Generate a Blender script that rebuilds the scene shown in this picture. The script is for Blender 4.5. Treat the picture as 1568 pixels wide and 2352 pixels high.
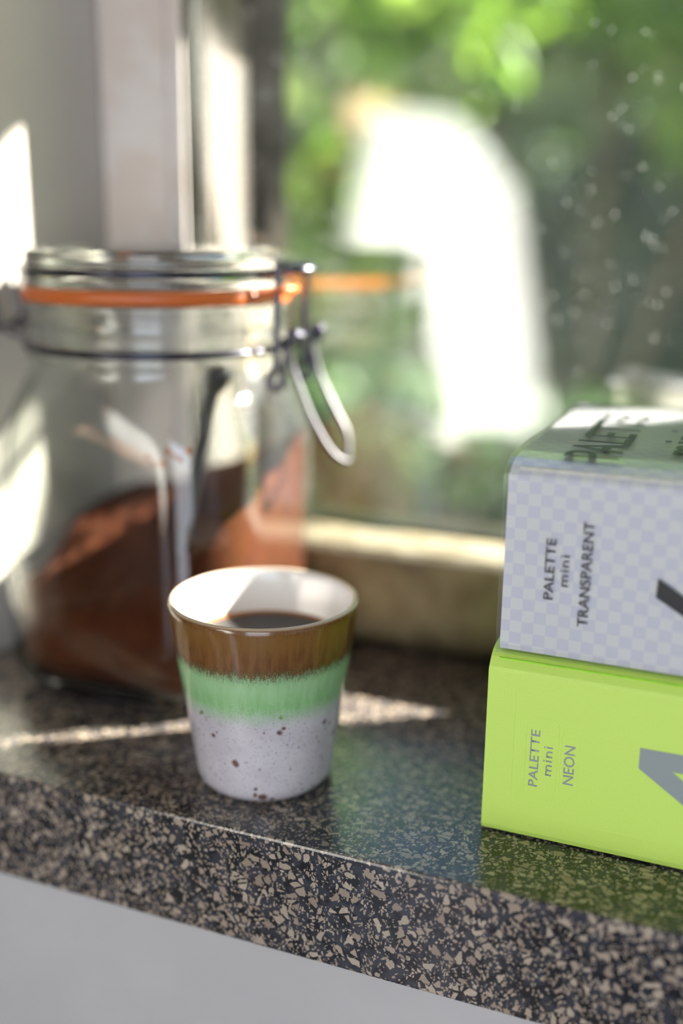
import bpy, bmesh, math, random
import numpy as np
from mathutils import noise as mnoise
from mathutils import Vector, Matrix, Euler

for o in list(bpy.data.objects):
    bpy.data.objects.remove(o)
SC = bpy.context.scene
COL = SC.collection
random.seed(7)
RNG = np.random.default_rng(11)

# ------------------------------------------------------------------ camera
YAW, PITCH, ROLL, FPX = 0.3785, 0.2565, 0.0118, 2405.9
cf = Vector((-math.sin(YAW) * math.cos(PITCH), math.cos(YAW) * math.cos(PITCH), -math.sin(PITCH)))
cr = Vector((math.cos(YAW), math.sin(YAW), 0))
cu = cr.cross(cf)
cr2 = cr * math.cos(ROLL) + cu * math.sin(ROLL)
cu2 = -cr * math.sin(ROLL) + cu * math.cos(ROLL)
cam_data = bpy.data.cameras.new('camera')
cam = bpy.data.objects.new('camera', cam_data)
COL.objects.link(cam)
M = Matrix.Identity(4)
for i in range(3):
    M[i][0], M[i][1], M[i][2] = cr2[i], cu2[i], -cf[i]
M.translation = Vector((0.17218, -0.35122, 0.21294))
cam.matrix_world = M
cam_data.sensor_fit = 'VERTICAL'
cam_data.sensor_height = 36
cam_data.lens = FPX / 2352 * 36
cam_data.clip_start = 0.01
cam_data.dof.use_dof = True
cam_data.dof.focus_distance = 0.377
cam_data.dof.aperture_fstop = 1.95
SC.camera = cam

# ------------------------------------------------------------------ sky, sun, daylight, exposure
SUN_AZ = Vector((0.815, 0.580))          # horizontal direction towards the sun
SUN_EL = math.radians(29)
world = bpy.data.worlds.new('world')
SC.world = world
world.use_nodes = True
wn = world.node_tree.nodes
sky = wn.new('ShaderNodeTexSky')
sky.sky_type = 'NISHITA'
sky.sun_disc = False
sky.sun_elevation = SUN_EL
sky.sun_rotation = math.atan2(SUN_AZ.x, SUN_AZ.y)
world.node_tree.links.new(sky.outputs[0], wn['Background'].inputs[0])
wn['Background'].inputs[1].default_value = 0.62

sun_data = bpy.data.lights.new('sun', 'SUN')
sun_data.energy = 68
sun_data.color = (1.0, 0.93, 0.82)
sun_data.angle = math.radians(0.53)
sun = bpy.data.objects.new('sun', sun_data)
COL.objects.link(sun)
sdir = Vector((SUN_AZ.x * math.cos(SUN_EL), SUN_AZ.y * math.cos(SUN_EL), math.sin(SUN_EL)))
sun.rotation_euler = sdir.to_track_quat('Z', 'Y').to_euler()
sun.location = (4, 3, 3)

door_data = bpy.data.lights.new('daylight_through_garden_door', 'AREA')
door_data.shape = 'RECTANGLE'
door_data.size, door_data.size_y = 1.3, 2.05
door_data.energy = 31
door_data.color = (0.83, 0.865, 1.0)
door_l = bpy.data.objects.new('daylight_through_garden_door', door_data)
COL.objects.link(door_l)
door_l.location = (0.95, -2.59, 0.12)
door_l.rotation_euler = (math.radians(90), 0, math.radians(0))   # -Z of the lamp looks to +Y

vs = SC.view_settings
vs.view_transform = 'Standard'
vs.look = 'None'
vs.gamma = 1
vs.use_curve_mapping = False
vs.exposure = 0.0
SC.cycles.max_bounces = 16
SC.cycles.transmission_bounces = 14
SC.cycles.transparent_max_bounces = 16
SC.cycles.diffuse_bounces = 5
SC.cycles.glossy_bounces = 6
SC.cycles.caustics_refractive = True
SC.cycles.caustics_reflective = False
SC.cycles.blur_glossy = 0.6
SC.cycles.sample_clamp_indirect = 8
SC.cycles.use_denoising = True


# ------------------------------------------------------------------ node helpers
class NT:
    def __init__(s, name):
        s.m = bpy.data.materials.new(name)
        s.m.use_nodes = True
        s.t = s.m.node_tree
        s.t.nodes.clear()
        s.out = s.t.nodes.new('ShaderNodeOutputMaterial')

    def n(s, kind, **kw):
        nd = s.t.nodes.new('ShaderNode' + kind)
        for k, v in kw.items():
            setattr(nd, k, v)
        return nd

    def set(s, sock, v):
        if isinstance(v, bpy.types.NodeSocket):
            s.t.links.new(v, sock)
        elif isinstance(v, (tuple, list)) and len(v) == 3 and sock.type == 'RGBA':
            sock.default_value = (*v, 1)
        else:
            sock.default_value = v

    def math(s, op, a, b=0.0, c=0.0, clamp=False):
        nd = s.n('Math', operation=op, use_clamp=clamp)
        s.set(nd.inputs[0], a); s.set(nd.inputs[1], b); s.set(nd.inputs[2], c)
        return nd.outputs[0]

    def mix(s, f, a, b):
        nd = s.n('Mix', data_type='RGBA')
        s.set(nd.inputs[0], f); s.set(nd.inputs[6], a); s.set(nd.inputs[7], b)
        return nd.outputs[2]

    def ramp(s, v, lo, hi, t0=0.0, t1=1.0):
        nd = s.n('MapRange', interpolation_type='SMOOTHSTEP')
        s.set(nd.inputs[0], v); s.set(nd.inputs[1], lo); s.set(nd.inputs[2], hi); s.set(nd.inputs[3], t0); s.set(nd.inputs[4], t1)
        return nd.outputs[0]

    def coord(s, scale=None, which='Object'):
        c = s.n('TexCoord').outputs[which]
        if scale is not None:
            mp = s.n('Mapping')
            s.set(mp.inputs[0], c)
            mp.inputs[3].default_value = scale if isinstance(scale, (tuple, list)) else (scale,) * 3
            return mp.outputs[0]
        return c

    def noise(s, vec, scale, detail=3, rough=0.5):
        nd = s.n('TexNoise')
        s.set(nd.inputs['Vector'], vec)
        nd.inputs['Scale'].default_value = scale
        nd.inputs['Detail'].default_value = detail
        nd.inputs['Roughness'].default_value = rough
        return nd.outputs['Fac']

    def xyz(s, vec):
        nd = s.n('SeparateXYZ'); s.set(nd.inputs[0], vec)
        return nd.outputs

    def bump(s, h, strength, dist):
        nd = s.n('Bump')
        nd.inputs['Strength'].default_value = strength
        nd.inputs['Distance'].default_value = dist
        s.set(nd.inputs['Height'], h)
        return nd.outputs[0]

    def principled(s, col, rough=0.5, **kw):
        nd = s.n('BsdfPrincipled')
        s.set(nd.inputs['Base Color'], col)
        s.set(nd.inputs['Roughness'], rough)
        for k, v in kw.items():
            s.set(nd.inputs[k.replace('_', ' ')], v)
        s.t.links.new(nd.outputs[0], s.out.inputs[0])
        return nd

    def finish(s, sh):
        s.t.links.new(sh, s.out.inputs[0])
        return s.m


def plain(name, col, rough=0.5, **kw):
    a = NT(name)
    a.principled(col, rough, **kw)
    return a.m


def painted(name, c1, c2, scale, rough=0.6, bump=0.0, detail=4):
    a = NT(name)
    v = a.coord()
    f = a.noise(v, scale, detail)
    nd = a.principled(a.mix(a.ramp(f, 0.35, 0.65), c1, c2), rough)
    if bump:
        a.set(nd.inputs['Normal'], a.bump(a.noise(v, scale * 12, 3), bump, 0.002))
    return a.m


# ------------------------------------------------------------------ mesh helpers
def link(name, me, mat=None, parent=None, smooth=False):
    o = bpy.data.objects.new(name, me)
    COL.objects.link(o)
    if mat is not None:
        me.materials.append(mat)
    if parent is not None:
        o.parent = parent
    if smooth:
        for p in me.polygons:
            p.use_smooth = True
    return o


def pydata(name, V, F, mat=None, parent=None, smooth=False):
    me = bpy.data.meshes.new(name)
    me.from_pydata([tuple(v) for v in V], [], F)
    me.validate()
    bm = bmesh.new(); bm.from_mesh(me)
    bmesh.ops.recalc_face_normals(bm, faces=bm.faces)
    bm.to_mesh(me); bm.free()
    return link(name, me, mat, parent, smooth)


def tag(o, label=None, cat=None, group=None, kind=None):
    for k, v in (('label', label), ('category', cat), ('group', group), ('kind', kind)):
        if v:
            o[k] = v
    return o


def empty(name, loc=(0, 0, 0), rz=0.0):
    o = bpy.data.objects.new(name, None)
    COL.objects.link(o)
    o.location = loc
    o.rotation_euler = (0, 0, rz)
    o.empty_display_size = 0.02
    return o


def boxes(lst):
    V, F = [], []
    for (x0, y0, z0, x1, y1, z1) in lst:
        b = len(V)
        V += [(x, y, z) for z in (z0, z1) for (x, y) in ((x0, y0), (x1, y0), (x1, y1), (x0, y1))]
        F += [tuple(b + i for i in f) for f in ((3, 2, 1, 0), (4, 5, 6, 7), (0, 1, 5, 4), (1, 2, 6, 5), (2, 3, 7, 6), (3, 0, 4, 7))]
    return V, F


def prism(poly, z0, z1, axis='z'):
    n = len(poly)
    if axis == 'z':
        V = [(x, y, z0) for x, y in poly] + [(x, y, z1) for x, y in poly]
    else:                                   # polygon in (y, z), extruded along x
        V = [(z0, a, b) for a, b in poly] + [(z1, a, b) for a, b in poly]
    F = [tuple(range(n))[::-1], tuple(range(n, 2 * n))] + [(i, (i + 1) % n, n + (i + 1) % n, n + i) for i in range(n)]
    return V, F


def merge(*vf):
    V, F = [], []
    for v, f in vf:
        b = len(V)
        V += list(v)
        F += [tuple(b + i for i in q) for q in f]
    return V, F


def bevel(o, w, seg=2, ang=35):
    m = o.modifiers.new('bevel', 'BEVEL')
    m.width = w; m.segments = seg
    m.limit_method = 'ANGLE'; m.angle_limit = math.radians(ang)
    m.harden_normals = False
    return o


def lathe(profile, seg=96, R=None):
    """closed ring profile [(r,z)...]; r==0 collapses to one vertex"""
    V, F, rows = [], [], []
    for (r, z) in profile:
        if r < 1e-6:
            rows.append([len(V)]); V.append((0, 0, z))
        else:
            rows.append(list(range(len(V), len(V) + seg)))
            for k in range(seg):
                a = 2 * math.pi * k / seg
                V.append((r * math.cos(a), r * math.sin(a), z))
    for A, B in zip(rows, rows[1:]):
        for k in range(seg):
            j = (k + 1) % seg
            if len(A) == 1:
                F.append((A[0], B[j], B[k]))
            elif len(B) == 1:
                F.append((A[k], A[j], B[0]))
            else:
                F.append((A[k], A[j], B[j], B[k]))
    return V, F


def smooth_path(P, n=6, closed=False):
    P = [Vector(p) for p in P]
    out = []
    N = len(P)
    rng = range(N) if closed else range(N - 1)
    for i in rng:
        if closed:
            p0, p1, p2, p3 = P[(i - 1) % N], P[i], P[(i + 1) % N], P[(i + 2) % N]
        else:
            p0, p1, p2, p3 = P[max(i - 1, 0)], P[i], P[i + 1], P[min(i + 2, N - 1)]
        for k in range(n):
            t = k / n
            out.append(0.5 * ((2 * p1) + (-p0 + p2) * t + (2 * p0 - 5 * p1 + 4 * p2 - p3) * t * t + (-p0 + 3 * p1 - 3 * p2 + p3) * t ** 3))
    if not closed:
        out.append(P[-1])
    return out


def tube(path, r, seg=10, closed=False, taper=None):
    P = [Vector(p) for p in path]
    n = len(P)
    V, F = [], []
    t0 = (P[1] - P[0]).normalized()
    up = Vector((0, 0, 1)) if abs(t0.z) < 0.9 else Vector((1, 0, 0))
    nrm = (up - t0 * up.dot(t0)).normalized()
    for i in range(n):
        if closed:
            t = (P[(i + 1) % n] - P[(i - 1) % n]).normalized()
        else:
            t = (P[min(i + 1, n - 1)] - P[max(i - 1, 0)]).normalized()
        nrm = (nrm - t * nrm.dot(t)).normalized()
        b = t.cross(nrm)
        rr = r if taper is None else r * taper(i / (n - 1))
        for k in range(seg):
            a = 2 * math.pi * k / seg
            V.append(P[i] + nrm * (rr * math.cos(a)) + b * (rr * math.sin(a)))
    m = n if closed else n - 1
    for i in range(m):
        j = (i + 1) % n
        for k in range(seg):
            q = (k + 1) % seg
            F.append((i * seg + k, i * seg + q, j * seg + q, j * seg + k))
    if not closed:
        F.append(tuple(range(seg))[::-1])
        F.append(tuple((n - 1) * seg + k for k in range(seg)))
    return V, F


# ------------------------------------------------------------------ materials of the setting
m_wall = painted('wall_plaster', (0.40, 0.37, 0.335), (0.44, 0.41, 0.375), 9, 0.75, 0.15)
m_apron = painted('apron_paint', (0.44, 0.425, 0.43), (0.47, 0.455, 0.46), 14, 0.6, 0.05)
m_room = painted('room_paint', (0.68, 0.68, 0.69), (0.72, 0.72, 0.73), 3, 0.8)
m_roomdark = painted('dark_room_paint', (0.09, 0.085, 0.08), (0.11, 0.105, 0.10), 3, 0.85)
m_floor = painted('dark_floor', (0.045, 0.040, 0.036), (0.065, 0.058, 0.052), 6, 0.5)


def make_terrazzo():
    a = NT('terrazzo')
    v = a.coord()
    w = a.n('TexNoise'); a.set(w.inputs['Vector'], v); w.inputs['Scale'].default_value = 90; w.inputs['Detail'].default_value = 2
    sub = a.n('VectorMath', operation='SUBTRACT'); a.set(sub.inputs[0], w.outputs['Color']); sub.inputs[1].default_value = (0.5, 0.5, 0.5)
    mul = a.n('VectorMath', operation='SCALE'); a.set(mul.inputs[0], sub.outputs[0]); mul.inputs['Scale'].default_value = 0.006
    add = a.n('VectorMath', operation='ADD'); a.set(add.inputs[0], v); a.set(add.inputs[1], mul.outputs[0])
    pv = add.outputs[0]
    masks = []
    tints = []
    for sc, rot, st, keep, thr in ((290, (0.3, 0.5, 0.2), (1, 1.45, 1), 0.60, 0.085), (520, (0.9, 0.2, 1.1), (1.6, 1, 1), 0.66, 0.10), (900, (0.1, 0.8, 2.0), (1, 1.5, 1), 0.68, 0.12)):
        mp = a.n('Mapping'); a.set(mp.inputs[0], pv); mp.inputs[2].default_value = rot; mp.inputs[3].default_value = st
        d = a.n('TexVoronoi', feature='DISTANCE_TO_EDGE'); a.set(d.inputs['Vector'], mp.outputs[0]); d.inputs['Scale'].default_value = sc
        f = a.n('TexVoronoi', feature='F1'); a.set(f.inputs['Vector'], mp.outputs[0]); f.inputs['Scale'].default_value = sc
        rgb = a.n('SeparateColor'); a.set(rgb.inputs[0], f.outputs['Color'])
        th = a.math('ADD', a.math('MULTIPLY', rgb.outputs[1], 0.10), thr)
        edge = a.math('DIVIDE', a.math('SUBTRACT', d.outputs['Distance'], th), 0.02, clamp=True)
        pick = a.math('GREATER_THAN', rgb.outputs[0], keep)
        masks.append(a.math('MULTIPLY', edge, pick))
        tints.append(rgb.outputs[2])
    big = a.math('MAXIMUM', masks[0], a.math('MAXIMUM', masks[1], masks[2]))
    grain = a.noise(v, 900, 4, 0.6)
    matrix = a.mix(a.ramp(a.noise(v, 160, 3), 0.4, 0.62), (0.010, 0.011, 0.015), (0.036, 0.038, 0.050))
    chipc = a.mix(tints[0], (0.25, 0.195, 0.155), (0.44, 0.365, 0.295))
    chipc = a.mix(a.ramp(grain, 0.3, 0.7, 0, 0.25), chipc, (0.22, 0.16, 0.11))
    col = a.mix(big, matrix, chipc)
    rough = a.math('ADD', a.math('MULTIPLY', a.noise(v, 45, 3), 0.16), 0.13)
    nd = a.principled(col, rough)
    nd.inputs['IOR'].default_value = 1.55
    a.set(nd.inputs['Normal'], a.bump(a.noise(v, 60, 2), 0.08, 0.001))
    return a.m


m_terrazzo = make_terrazzo()


def make_old_paint(name, c_paint, c_worn, c_dark, zdark=None, scale=40, rough=0.6, spec=0.3):
    a = NT(name)
    v = a.coord()
    n1 = a.noise(v, scale, 5, 0.6)
    n2 = a.noise(v, scale * 0.35, 3)
    col = a.mix(a.ramp(n1, 0.42, 0.62), c_paint, c_worn)
    col = a.mix(a.ramp(n2, 0.56, 0.75, 0, 0.7), col, c_dark)
    if zdark:  # tone gets darker towards the bottom
        z = a.xyz(v)[2]
        f = a.math('MULTIPLY', a.ramp(z, zdark[0], zdark[1], 1, 0), a.ramp(n1, 0.2, 0.55))
        col = a.mix(f, col, c_dark)
    nd = a.principled(col, rough)
    nd.inputs['Specular IOR Level'].default_value = spec
    a.set(nd.inputs['Normal'], a.bump(n1, 0.25, 0.002))
    return a.m


m_stile = make_old_paint('stile_paint', (0.60, 0.56, 0.54), (0.55, 0.48, 0.44), (0.45, 0.38, 0.32), None, 25)
m_rail = make_old_paint('rail_paint', (0.34, 0.27, 0.15), (0.24, 0.18, 0.09), (0.06, 0.045, 0.025), (0.0, 0.028), 32)
m_railtop = make_old_paint('rail_top_paint', (0.22, 0.20, 0.145), (0.15, 0.13, 0.085), (0.07, 0.06, 0.035), None, 50)
m_seal = plain('black_seal', (0.012, 0.016, 0.014), 0.5)


def schlick(a, f0):
    g = a.n('NewGeometry')
    dt = a.n('VectorMath', operation='DOT_PRODUCT')
    a.set(dt.inputs[0], g.outputs['Normal']); a.set(dt.inputs[1], g.outputs['Incoming'])
    c = a.math('ABSOLUTE', dt.outputs['Value'])
    p = a.math('POWER', a.math('SUBTRACT', 1.0, c), 5.0)
    return a.math('ADD', a.math('MULTIPLY', p, 1 - f0), f0, clamp=True)


def make_pane():
    a = NT('window_glass')
    tr = a.n('BsdfTransparent'); tr.inputs[0].default_value = (0.97, 0.985, 0.975, 1)
    gl = a.n('BsdfGlossy'); gl.inputs['Roughness'].default_value = 0.0
    gl.inputs[0].default_value = (1, 1, 1, 1)
    mx = a.n('MixShader')
    a.set(mx.inputs[0], schlick(a, 0.10)); a.set(mx.inputs[1], tr.outputs[0]); a.set(mx.inputs[2], gl.outputs[0])
    # a thin film of dust, thicker in smears, with separate specks
    v = a.coord()
    smear = a.ramp(a.noise(v, 9, 4, 0.6), 0.42, 0.70, 0.002, 0.015)
    vo = a.n('TexVoronoi', feature='F1'); a.set(vo.inputs['Vector'], v); vo.inputs['Scale'].default_value = 260
    rgb = a.n('SeparateColor'); a.set(rgb.inputs[0], vo.outputs['Color'])
    speck = a.math('MULTIPLY', a.math('LESS_THAN', vo.outputs['Distance'], 0.10), a.math('GREATER_THAN', rgb.outputs[0], 0.80))
    fac = a.math('ADD', smear, a.math('MULTIPLY', speck, 0.7), clamp=True)
    tl = a.n('BsdfTranslucent'); tl.inputs[0].default_value = (0.8, 0.82, 0.84, 1)
    df = a.n('BsdfDiffuse'); df.inputs[0].default_value = (0.8, 0.82, 0.84, 1)
    m2 = a.n('MixShader'); m2.inputs[0].default_value = 0.5
    a.set(m2.inputs[1], tl.outputs[0]); a.set(m2.inputs[2], df.outputs[0])
    m3 = a.n('MixShader')
    a.set(m3.inputs[0], fac); a.set(m3.inputs[1], mx.outputs[0]); a.set(m3.inputs[2], m2.outputs[0])
    return a.finish(m3.outputs[0])


m_pane = make_pane()


def structure(o, label=None):
    o['kind'] = 'structure'
    if label:
        o['label'] = label
    return o


# ------------------------------------------------------------------ the room
YF, YP = 0.142, 0.1746          # inner face of the window frame, plane of the glass
HEAD = 1.25                     # head of the small window (outer lintel)
ZF, ZC = -0.95, 1.85
left_pier = [(-1.40, -0.041), (-0.2194, -0.041), (-0.1625, YF), (-0.1625, 0.191), (-0.130, 0.191), (-0.130, 0.30), (-1.40, 0.30)]
mid_pier = [(0.5191, -0.041), (0.585, -0.041), (0.72, 0.16), (0.72, 0.30), (0.4295, 0.30), (0.4295, 0.191), (0.462, 0.191), (0.462, YF)]
right_pier = [(2.05, -0.041), (2.6, -0.041), (2.6, 0.30), (2.05, 0.30)]
wall_n = merge(prism(left_pier, ZF, ZC), prism(mid_pier, ZF, ZC), prism(right_pier, ZF, ZC),
               boxes([(-0.2194, -0.041, HEAD + 0.03, 0.5191, 0.30, ZC), (0.72, -0.041, 1.75, 2.05, 0.30, ZC),
                      (0.72, -0.041, ZF, 2.05, 0.30, -0.1),
                      (-0.1300, 0.191, HEAD, 0.4295, 0.30, HEAD + 0.03)]))
structure(pydata('wall_north', *wall_n, m_wall))
apron = boxes([(-0.2194, -0.0405, ZF, 0.5191, 0.30, -0.0475)])
structure(pydata('wall_under_sill', *apron, m_apron), 'pale grey painted wall below the terrazzo sill')
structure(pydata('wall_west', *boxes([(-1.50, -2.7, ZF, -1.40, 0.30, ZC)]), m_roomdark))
structure(pydata('wall_east', *boxes([(2.6, -2.7, ZF, 2.7, 0.30, ZC)]), m_room))
structure(pydata('wall_south', *boxes([(-1.40, -2.7, ZF, 0.26, -2.6, ZC), (1.64, -2.7, ZF, 2.6, -2.6, ZC), (0.26, -2.7, 1.17, 1.64, -2.6, ZC)]), m_room))
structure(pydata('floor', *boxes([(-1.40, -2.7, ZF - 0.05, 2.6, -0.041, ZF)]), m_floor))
structure(pydata('ceiling', *boxes([(-1.50, -2.8, ZC, 2.7, 0.30, ZC + 0.1)]), m_room))

# the terrazzo sill follows the splay of the reveals
sill_poly = [(-0.2178, -0.0441), (0.5175, -0.0441), (0.4615, YF), (0.4615, 0.190), (-0.1615, 0.190), (-0.1615, YF)]
sill = pydata('window_sill', *prism(sill_poly, -0.0473, 0.0), m_terrazzo)
bevel(sill, 0.0011, 2)
structure(sill, 'dark polished terrazzo window sill with beige stone chips')

# window 1 : fixed sash right in front of the camera
w1 = structure(empty('window_1', (0, 0, 0)), 'old painted window with one large pane above the terrazzo sill')
stile_poly = [(-0.1615, YF), (-0.1275, YF), (-0.1268, YF - 0.0018), (-0.1215, YF - 0.0022), (-0.1205, YF), (-0.1130, YF), (-0.1125, YF + 0.0008), (-0.1300, 0.1728), (-0.1300, 0.1900), (-0.1615, 0.1900)]
bevel(pydata('left_stile', *prism(stile_poly, 0.0005, HEAD + 0.03), m_stile, w1), 0.001)
pydata('right_stile', *prism([(-x + 0.30, y) for x, y in stile_poly][::-1], 0.0005, HEAD + 0.03), m_stile, w1)
rail_poly = [(YF - 0.001, 0.007), (YF - 0.003, 0.012), (YF - 0.003, 0.0525), (YF, 0.0555), (0.1495, 0.0575), (0.166, 0.0580), (0.166, 0.0545), (0.19, 0.0545), (0.19, 0.0008), (YF + 0.006, 0.0008)]
rail = bevel(pydata('bottom_rail', *prism(rail_poly, -0.1122, 0.4233, 'x'), m_rail, w1), 0.0012)
ledge = pydata('rail_ledge', *prism([(YF - 0.0034, 0.0535), (YF + 0.0002, 0.0562), (0.1495, 0.0583), (0.166, 0.0588), (0.166, 0.0581), (0.1495, 0.0576), (YF, 0.0556), (YF - 0.0030, 0.0526)], -0.1232, 0.4232, 'x'), m_railtop, w1)
pydata('top_rail', *boxes([(-0.1233, YF, HEAD - 0.02, 0.4233, 0.19, HEAD + 0.028)]), m_stile, w1)
pydata('glass_pane', *boxes([(-0.1283, YP, 0.0548, 0.4283, YP + 0.004, HEAD - 0.01)]), m_pane, w1)
pydata('glazing_seal', *merge(boxes([(-0.1297, 0.1712, 0.0582, -0.1215, YP - 0.0002, HEAD - 0.02)]),
                              boxes([(-0.1240, 0.1700, 0.0582, 0.4233, YP - 0.0002, 0.0612)])), m_seal, w1)
# window 2 : taller window further along the same wall, unseen, added so the sun reaches the person
w2 = structure(empty('window_2', (0, 0, 0)), 'unseen tall window further right, added to let the sun into the room')
pydata('window_frame', *boxes([(0.72, 0.16, -0.1, 0.77, 0.20, 1.75), (2.0, 0.16, -0.1, 2.05, 0.20, 1.75), (0.77, 0.16, -0.1, 2.0, 0.20, -0.05), (0.77, 0.16, 1.70, 2.0, 0.20, 1.75)]), m_stile, w2)
pydata('glass_pane', *boxes([(0.77, 0.178, -0.05, 2.0, 0.182, 1.70)]), m_pane, w2)
# outer jamb of weathered dark boards, outside the glass
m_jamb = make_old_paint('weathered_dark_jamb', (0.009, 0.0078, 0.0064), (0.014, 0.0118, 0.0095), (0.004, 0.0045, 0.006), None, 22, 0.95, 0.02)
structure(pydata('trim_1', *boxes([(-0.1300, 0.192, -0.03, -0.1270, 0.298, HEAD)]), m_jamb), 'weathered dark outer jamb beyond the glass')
m_stone = painted('outer_sill_stone', (0.25, 0.24, 0.22), (0.32, 0.3, 0.27), 30, 0.8)
structure(pydata('trim_2', *boxes([(-0.1265, 0.192, -0.047, 0.4290, 0.34, -0.012)]), m_stone), 'outer stone sill')
# garden door in the south wall (the daylight behind the camera)
d1 = structure(empty('door_1', (0, 0, 0)), 'open garden door behind the camera')
pydata('door_frame', *boxes([(0.26, -2.62, ZF, 0.29, -2.57, 1.17), (1.61, -2.62, ZF, 1.64, -2.57, 1.17), (0.29, -2.62, 1.15, 1.61, -2.57, 1.17)]), m_stile, d1)

# ------------------------------------------------------------------ the mug
def make_glaze():
    a = NT('reactive_glaze')
    v = a.coord()
    x, y, z = a.xyz(v)
    # vertical streaks: noise stretched along z
    st = a.coord((1, 1, 0.10))
    n1 = a.noise(st, 2400, 3, 0.6)
    n2 = a.noise(st, 420, 3, 0.55)
    fine = a.noise(v, 2600, 2, 0.6)
    # wobble of the band borders
    zz = a.math('ADD', z, a.math('ADD', a.math('ADD', a.math('MULTIPLY', a.math('SUBTRACT', n1, 0.5), 0.009), a.math('MULTIPLY', a.math('SUBTRACT', fine, 0.5), 0.009)), a.math('MULTIPLY', a.math('SUBTRACT', n2, 0.5), 0.003)))
    brown = a.mix(a.ramp(n2, 0.3, 0.7), (0.13, 0.055, 0.017), (0.20, 0.095, 0.032))
    brown = a.mix(a.ramp(n1, 0.55, 0.8, 0, 0.6), brown, (0.08, 0.035, 0.012))
    brown = a.mix(a.ramp(zz, 0.062, 0.070, 0, 0.75), brown, (0.19, 0.095, 0.022))
    brown = a.mix(a.ramp(zz, 0.0725, 0.0765, 0, 0.85), brown, (0.11, 0.040, 0.008))
    brown = a.mix(a.ramp(zz, 0.056, 0.0605, 0.85, 0), brown, (0.062, 0.030, 0.010))
    green = a.mix(a.ramp(n2, 0.3, 0.7), (0.17, 0.40, 0.13), (0.25, 0.49, 0.21))
    green = a.mix(a.ramp(z, 0.038, 0.052, 0.0, 0.35), green, (0.46, 0.60, 0.42))
    vo = a.n('TexVoronoi', feature='F1'); a.set(vo.inputs['Vector'], v); vo.inputs['Scale'].default_value = 1300
    dots = a.ramp(vo.outputs['Distance'], 0.16, 0.30, 1, 0)
    green = a.mix(a.math('MULTIPLY', dots, a.ramp(z, 0.038, 0.050, 0.75, 0.1)), green, (0.58, 0.66, 0.55))
    lav = a.mix(a.ramp(a.noise(v, 90, 3), 0.35, 0.65), (0.50, 0.465, 0.51), (0.56, 0.53, 0.57))
    # pepper specks, several sizes
    speck = None
    for sc, thr, keep, so in ((1050, 0.26, 0.42, 0.0), (420, 0.22, 0.74, 0.3), (190, 0.235, 0.72, 0.7), (112, 0.26, 0.66, 1.7)):
        vv = a.n('VectorMath', operation='ADD'); a.set(vv.inputs[0], v); vv.inputs[1].default_value = (so, so * 2, so * 0.5)
        w = a.n('VectorMath', operation='SCALE')
        wn_ = a.n('TexNoise'); a.set(wn_.inputs['Vector'], v); wn_.inputs['Scale'].default_value = sc * 1.5
        a.set(w.inputs[0], wn_.outputs['Color']); w.inputs['Scale'].default_value = 0.28 / sc
        ad = a.n('VectorMath', operation='ADD'); a.set(ad.inputs[0], vv.outputs[0]); a.set(ad.inputs[1], w.outputs[0])
        q = a.n('TexVoronoi', feature='F1'); a.set(q.inputs['Vector'], ad.outputs[0]); q.inputs['Scale'].default_value = sc
        c = a.n('SeparateColor'); a.set(c.inputs[0], q.outputs['Color'])
        s = a.math('MULTIPLY', a.ramp(q.outputs['Distance'], thr * 0.6, thr, 1, 0), a.math('GREATER_THAN', c.outputs[0], keep))
        speck = s if speck is None else a.math('MAXIMUM', speck, s)
    lav = a.mix(a.math('MULTIPLY', speck, a.ramp(z, 0.041, 0.046, 0.92, 0.0)), lav, (0.10, 0.035, 0.014))
    col = a.mix(a.ramp(zz, 0.0335, 0.0445), lav, green)
    col = a.mix(a.ramp(zz, 0.0530, 0.0585), col, brown)
    # inside of the cup: pale glaze.  r(z) outer = 0.0276+z*0.1296
    rr = a.math('SQRT', a.math('ADD', a.math('MULTIPLY', x, x), a.math('MULTIPLY', y, y)))
    rout = a.math('ADD', a.math('MULTIPLY', z, 0.1296), 0.0276)
    inner = a.ramp(a.math('SUBTRACT', rout, rr), 0.0012, 0.0019)
    col = a.mix(inner, col, (0.66, 0.64, 0.64))
    rim = a.math('MULTIPLY', a.ramp(z, 0.0752, 0.0761), 0.75)
    col = a.mix(rim, col, (0.55, 0.42, 0.30))
    nd = a.principled(col, 0.22)
    nd.inputs['IOR'].default_value = 1.5
    nd.inputs['Coat Weight'].default_value = 0.6
    nd.inputs['Coat Roughness'].default_value = 0.05
    a.set(nd.inputs['Normal'], a.bump(a.noise(v, 220, 2), 0.06, 0.0008))
    return a.m


m_glaze = make_glaze()
prof_out = [(0.0, 0.0012), (0.0215, 0.0012), (0.0232, 0.0), (0.0246, 0.0003), (0.0262, 0.0016), (0.0273, 0.0036), (0.0279, 0.0062), (0.0283, 0.010), (0.02895, 0.0150), (0.0297, 0.0205), (0.0307, 0.0275),
            (0.0318, 0.0350), (0.0330, 0.0425), (0.0342, 0.0500), (0.0353, 0.0575), (0.0363, 0.0645), (0.0371, 0.0705), (0.0374, 0.0735),
            (0.03745, 0.0750), (0.0370, 0.0760), (0.0362, 0.0764), (0.0354, 0.0761), (0.0348, 0.0752), (0.0343, 0.0735), (0.0336, 0.068),
            (0.0320, 0.0575), (0.0304, 0.046), (0.0284, 0.032), (0.0262, 0.018), (0.0250, 0.0105), (0.0232, 0.0070), (0.0195, 0.0052), (0.0, 0.0045)]
mug = empty('coffee_mug', (0, 0, 0))
tag(mug, 'handleless ceramic mug glazed brown, green and speckled grey, in front of the glass jar', 'mug')
pydata('cup', *lathe(prof_out, 128), m_glaze, mug, smooth=True)


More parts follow.
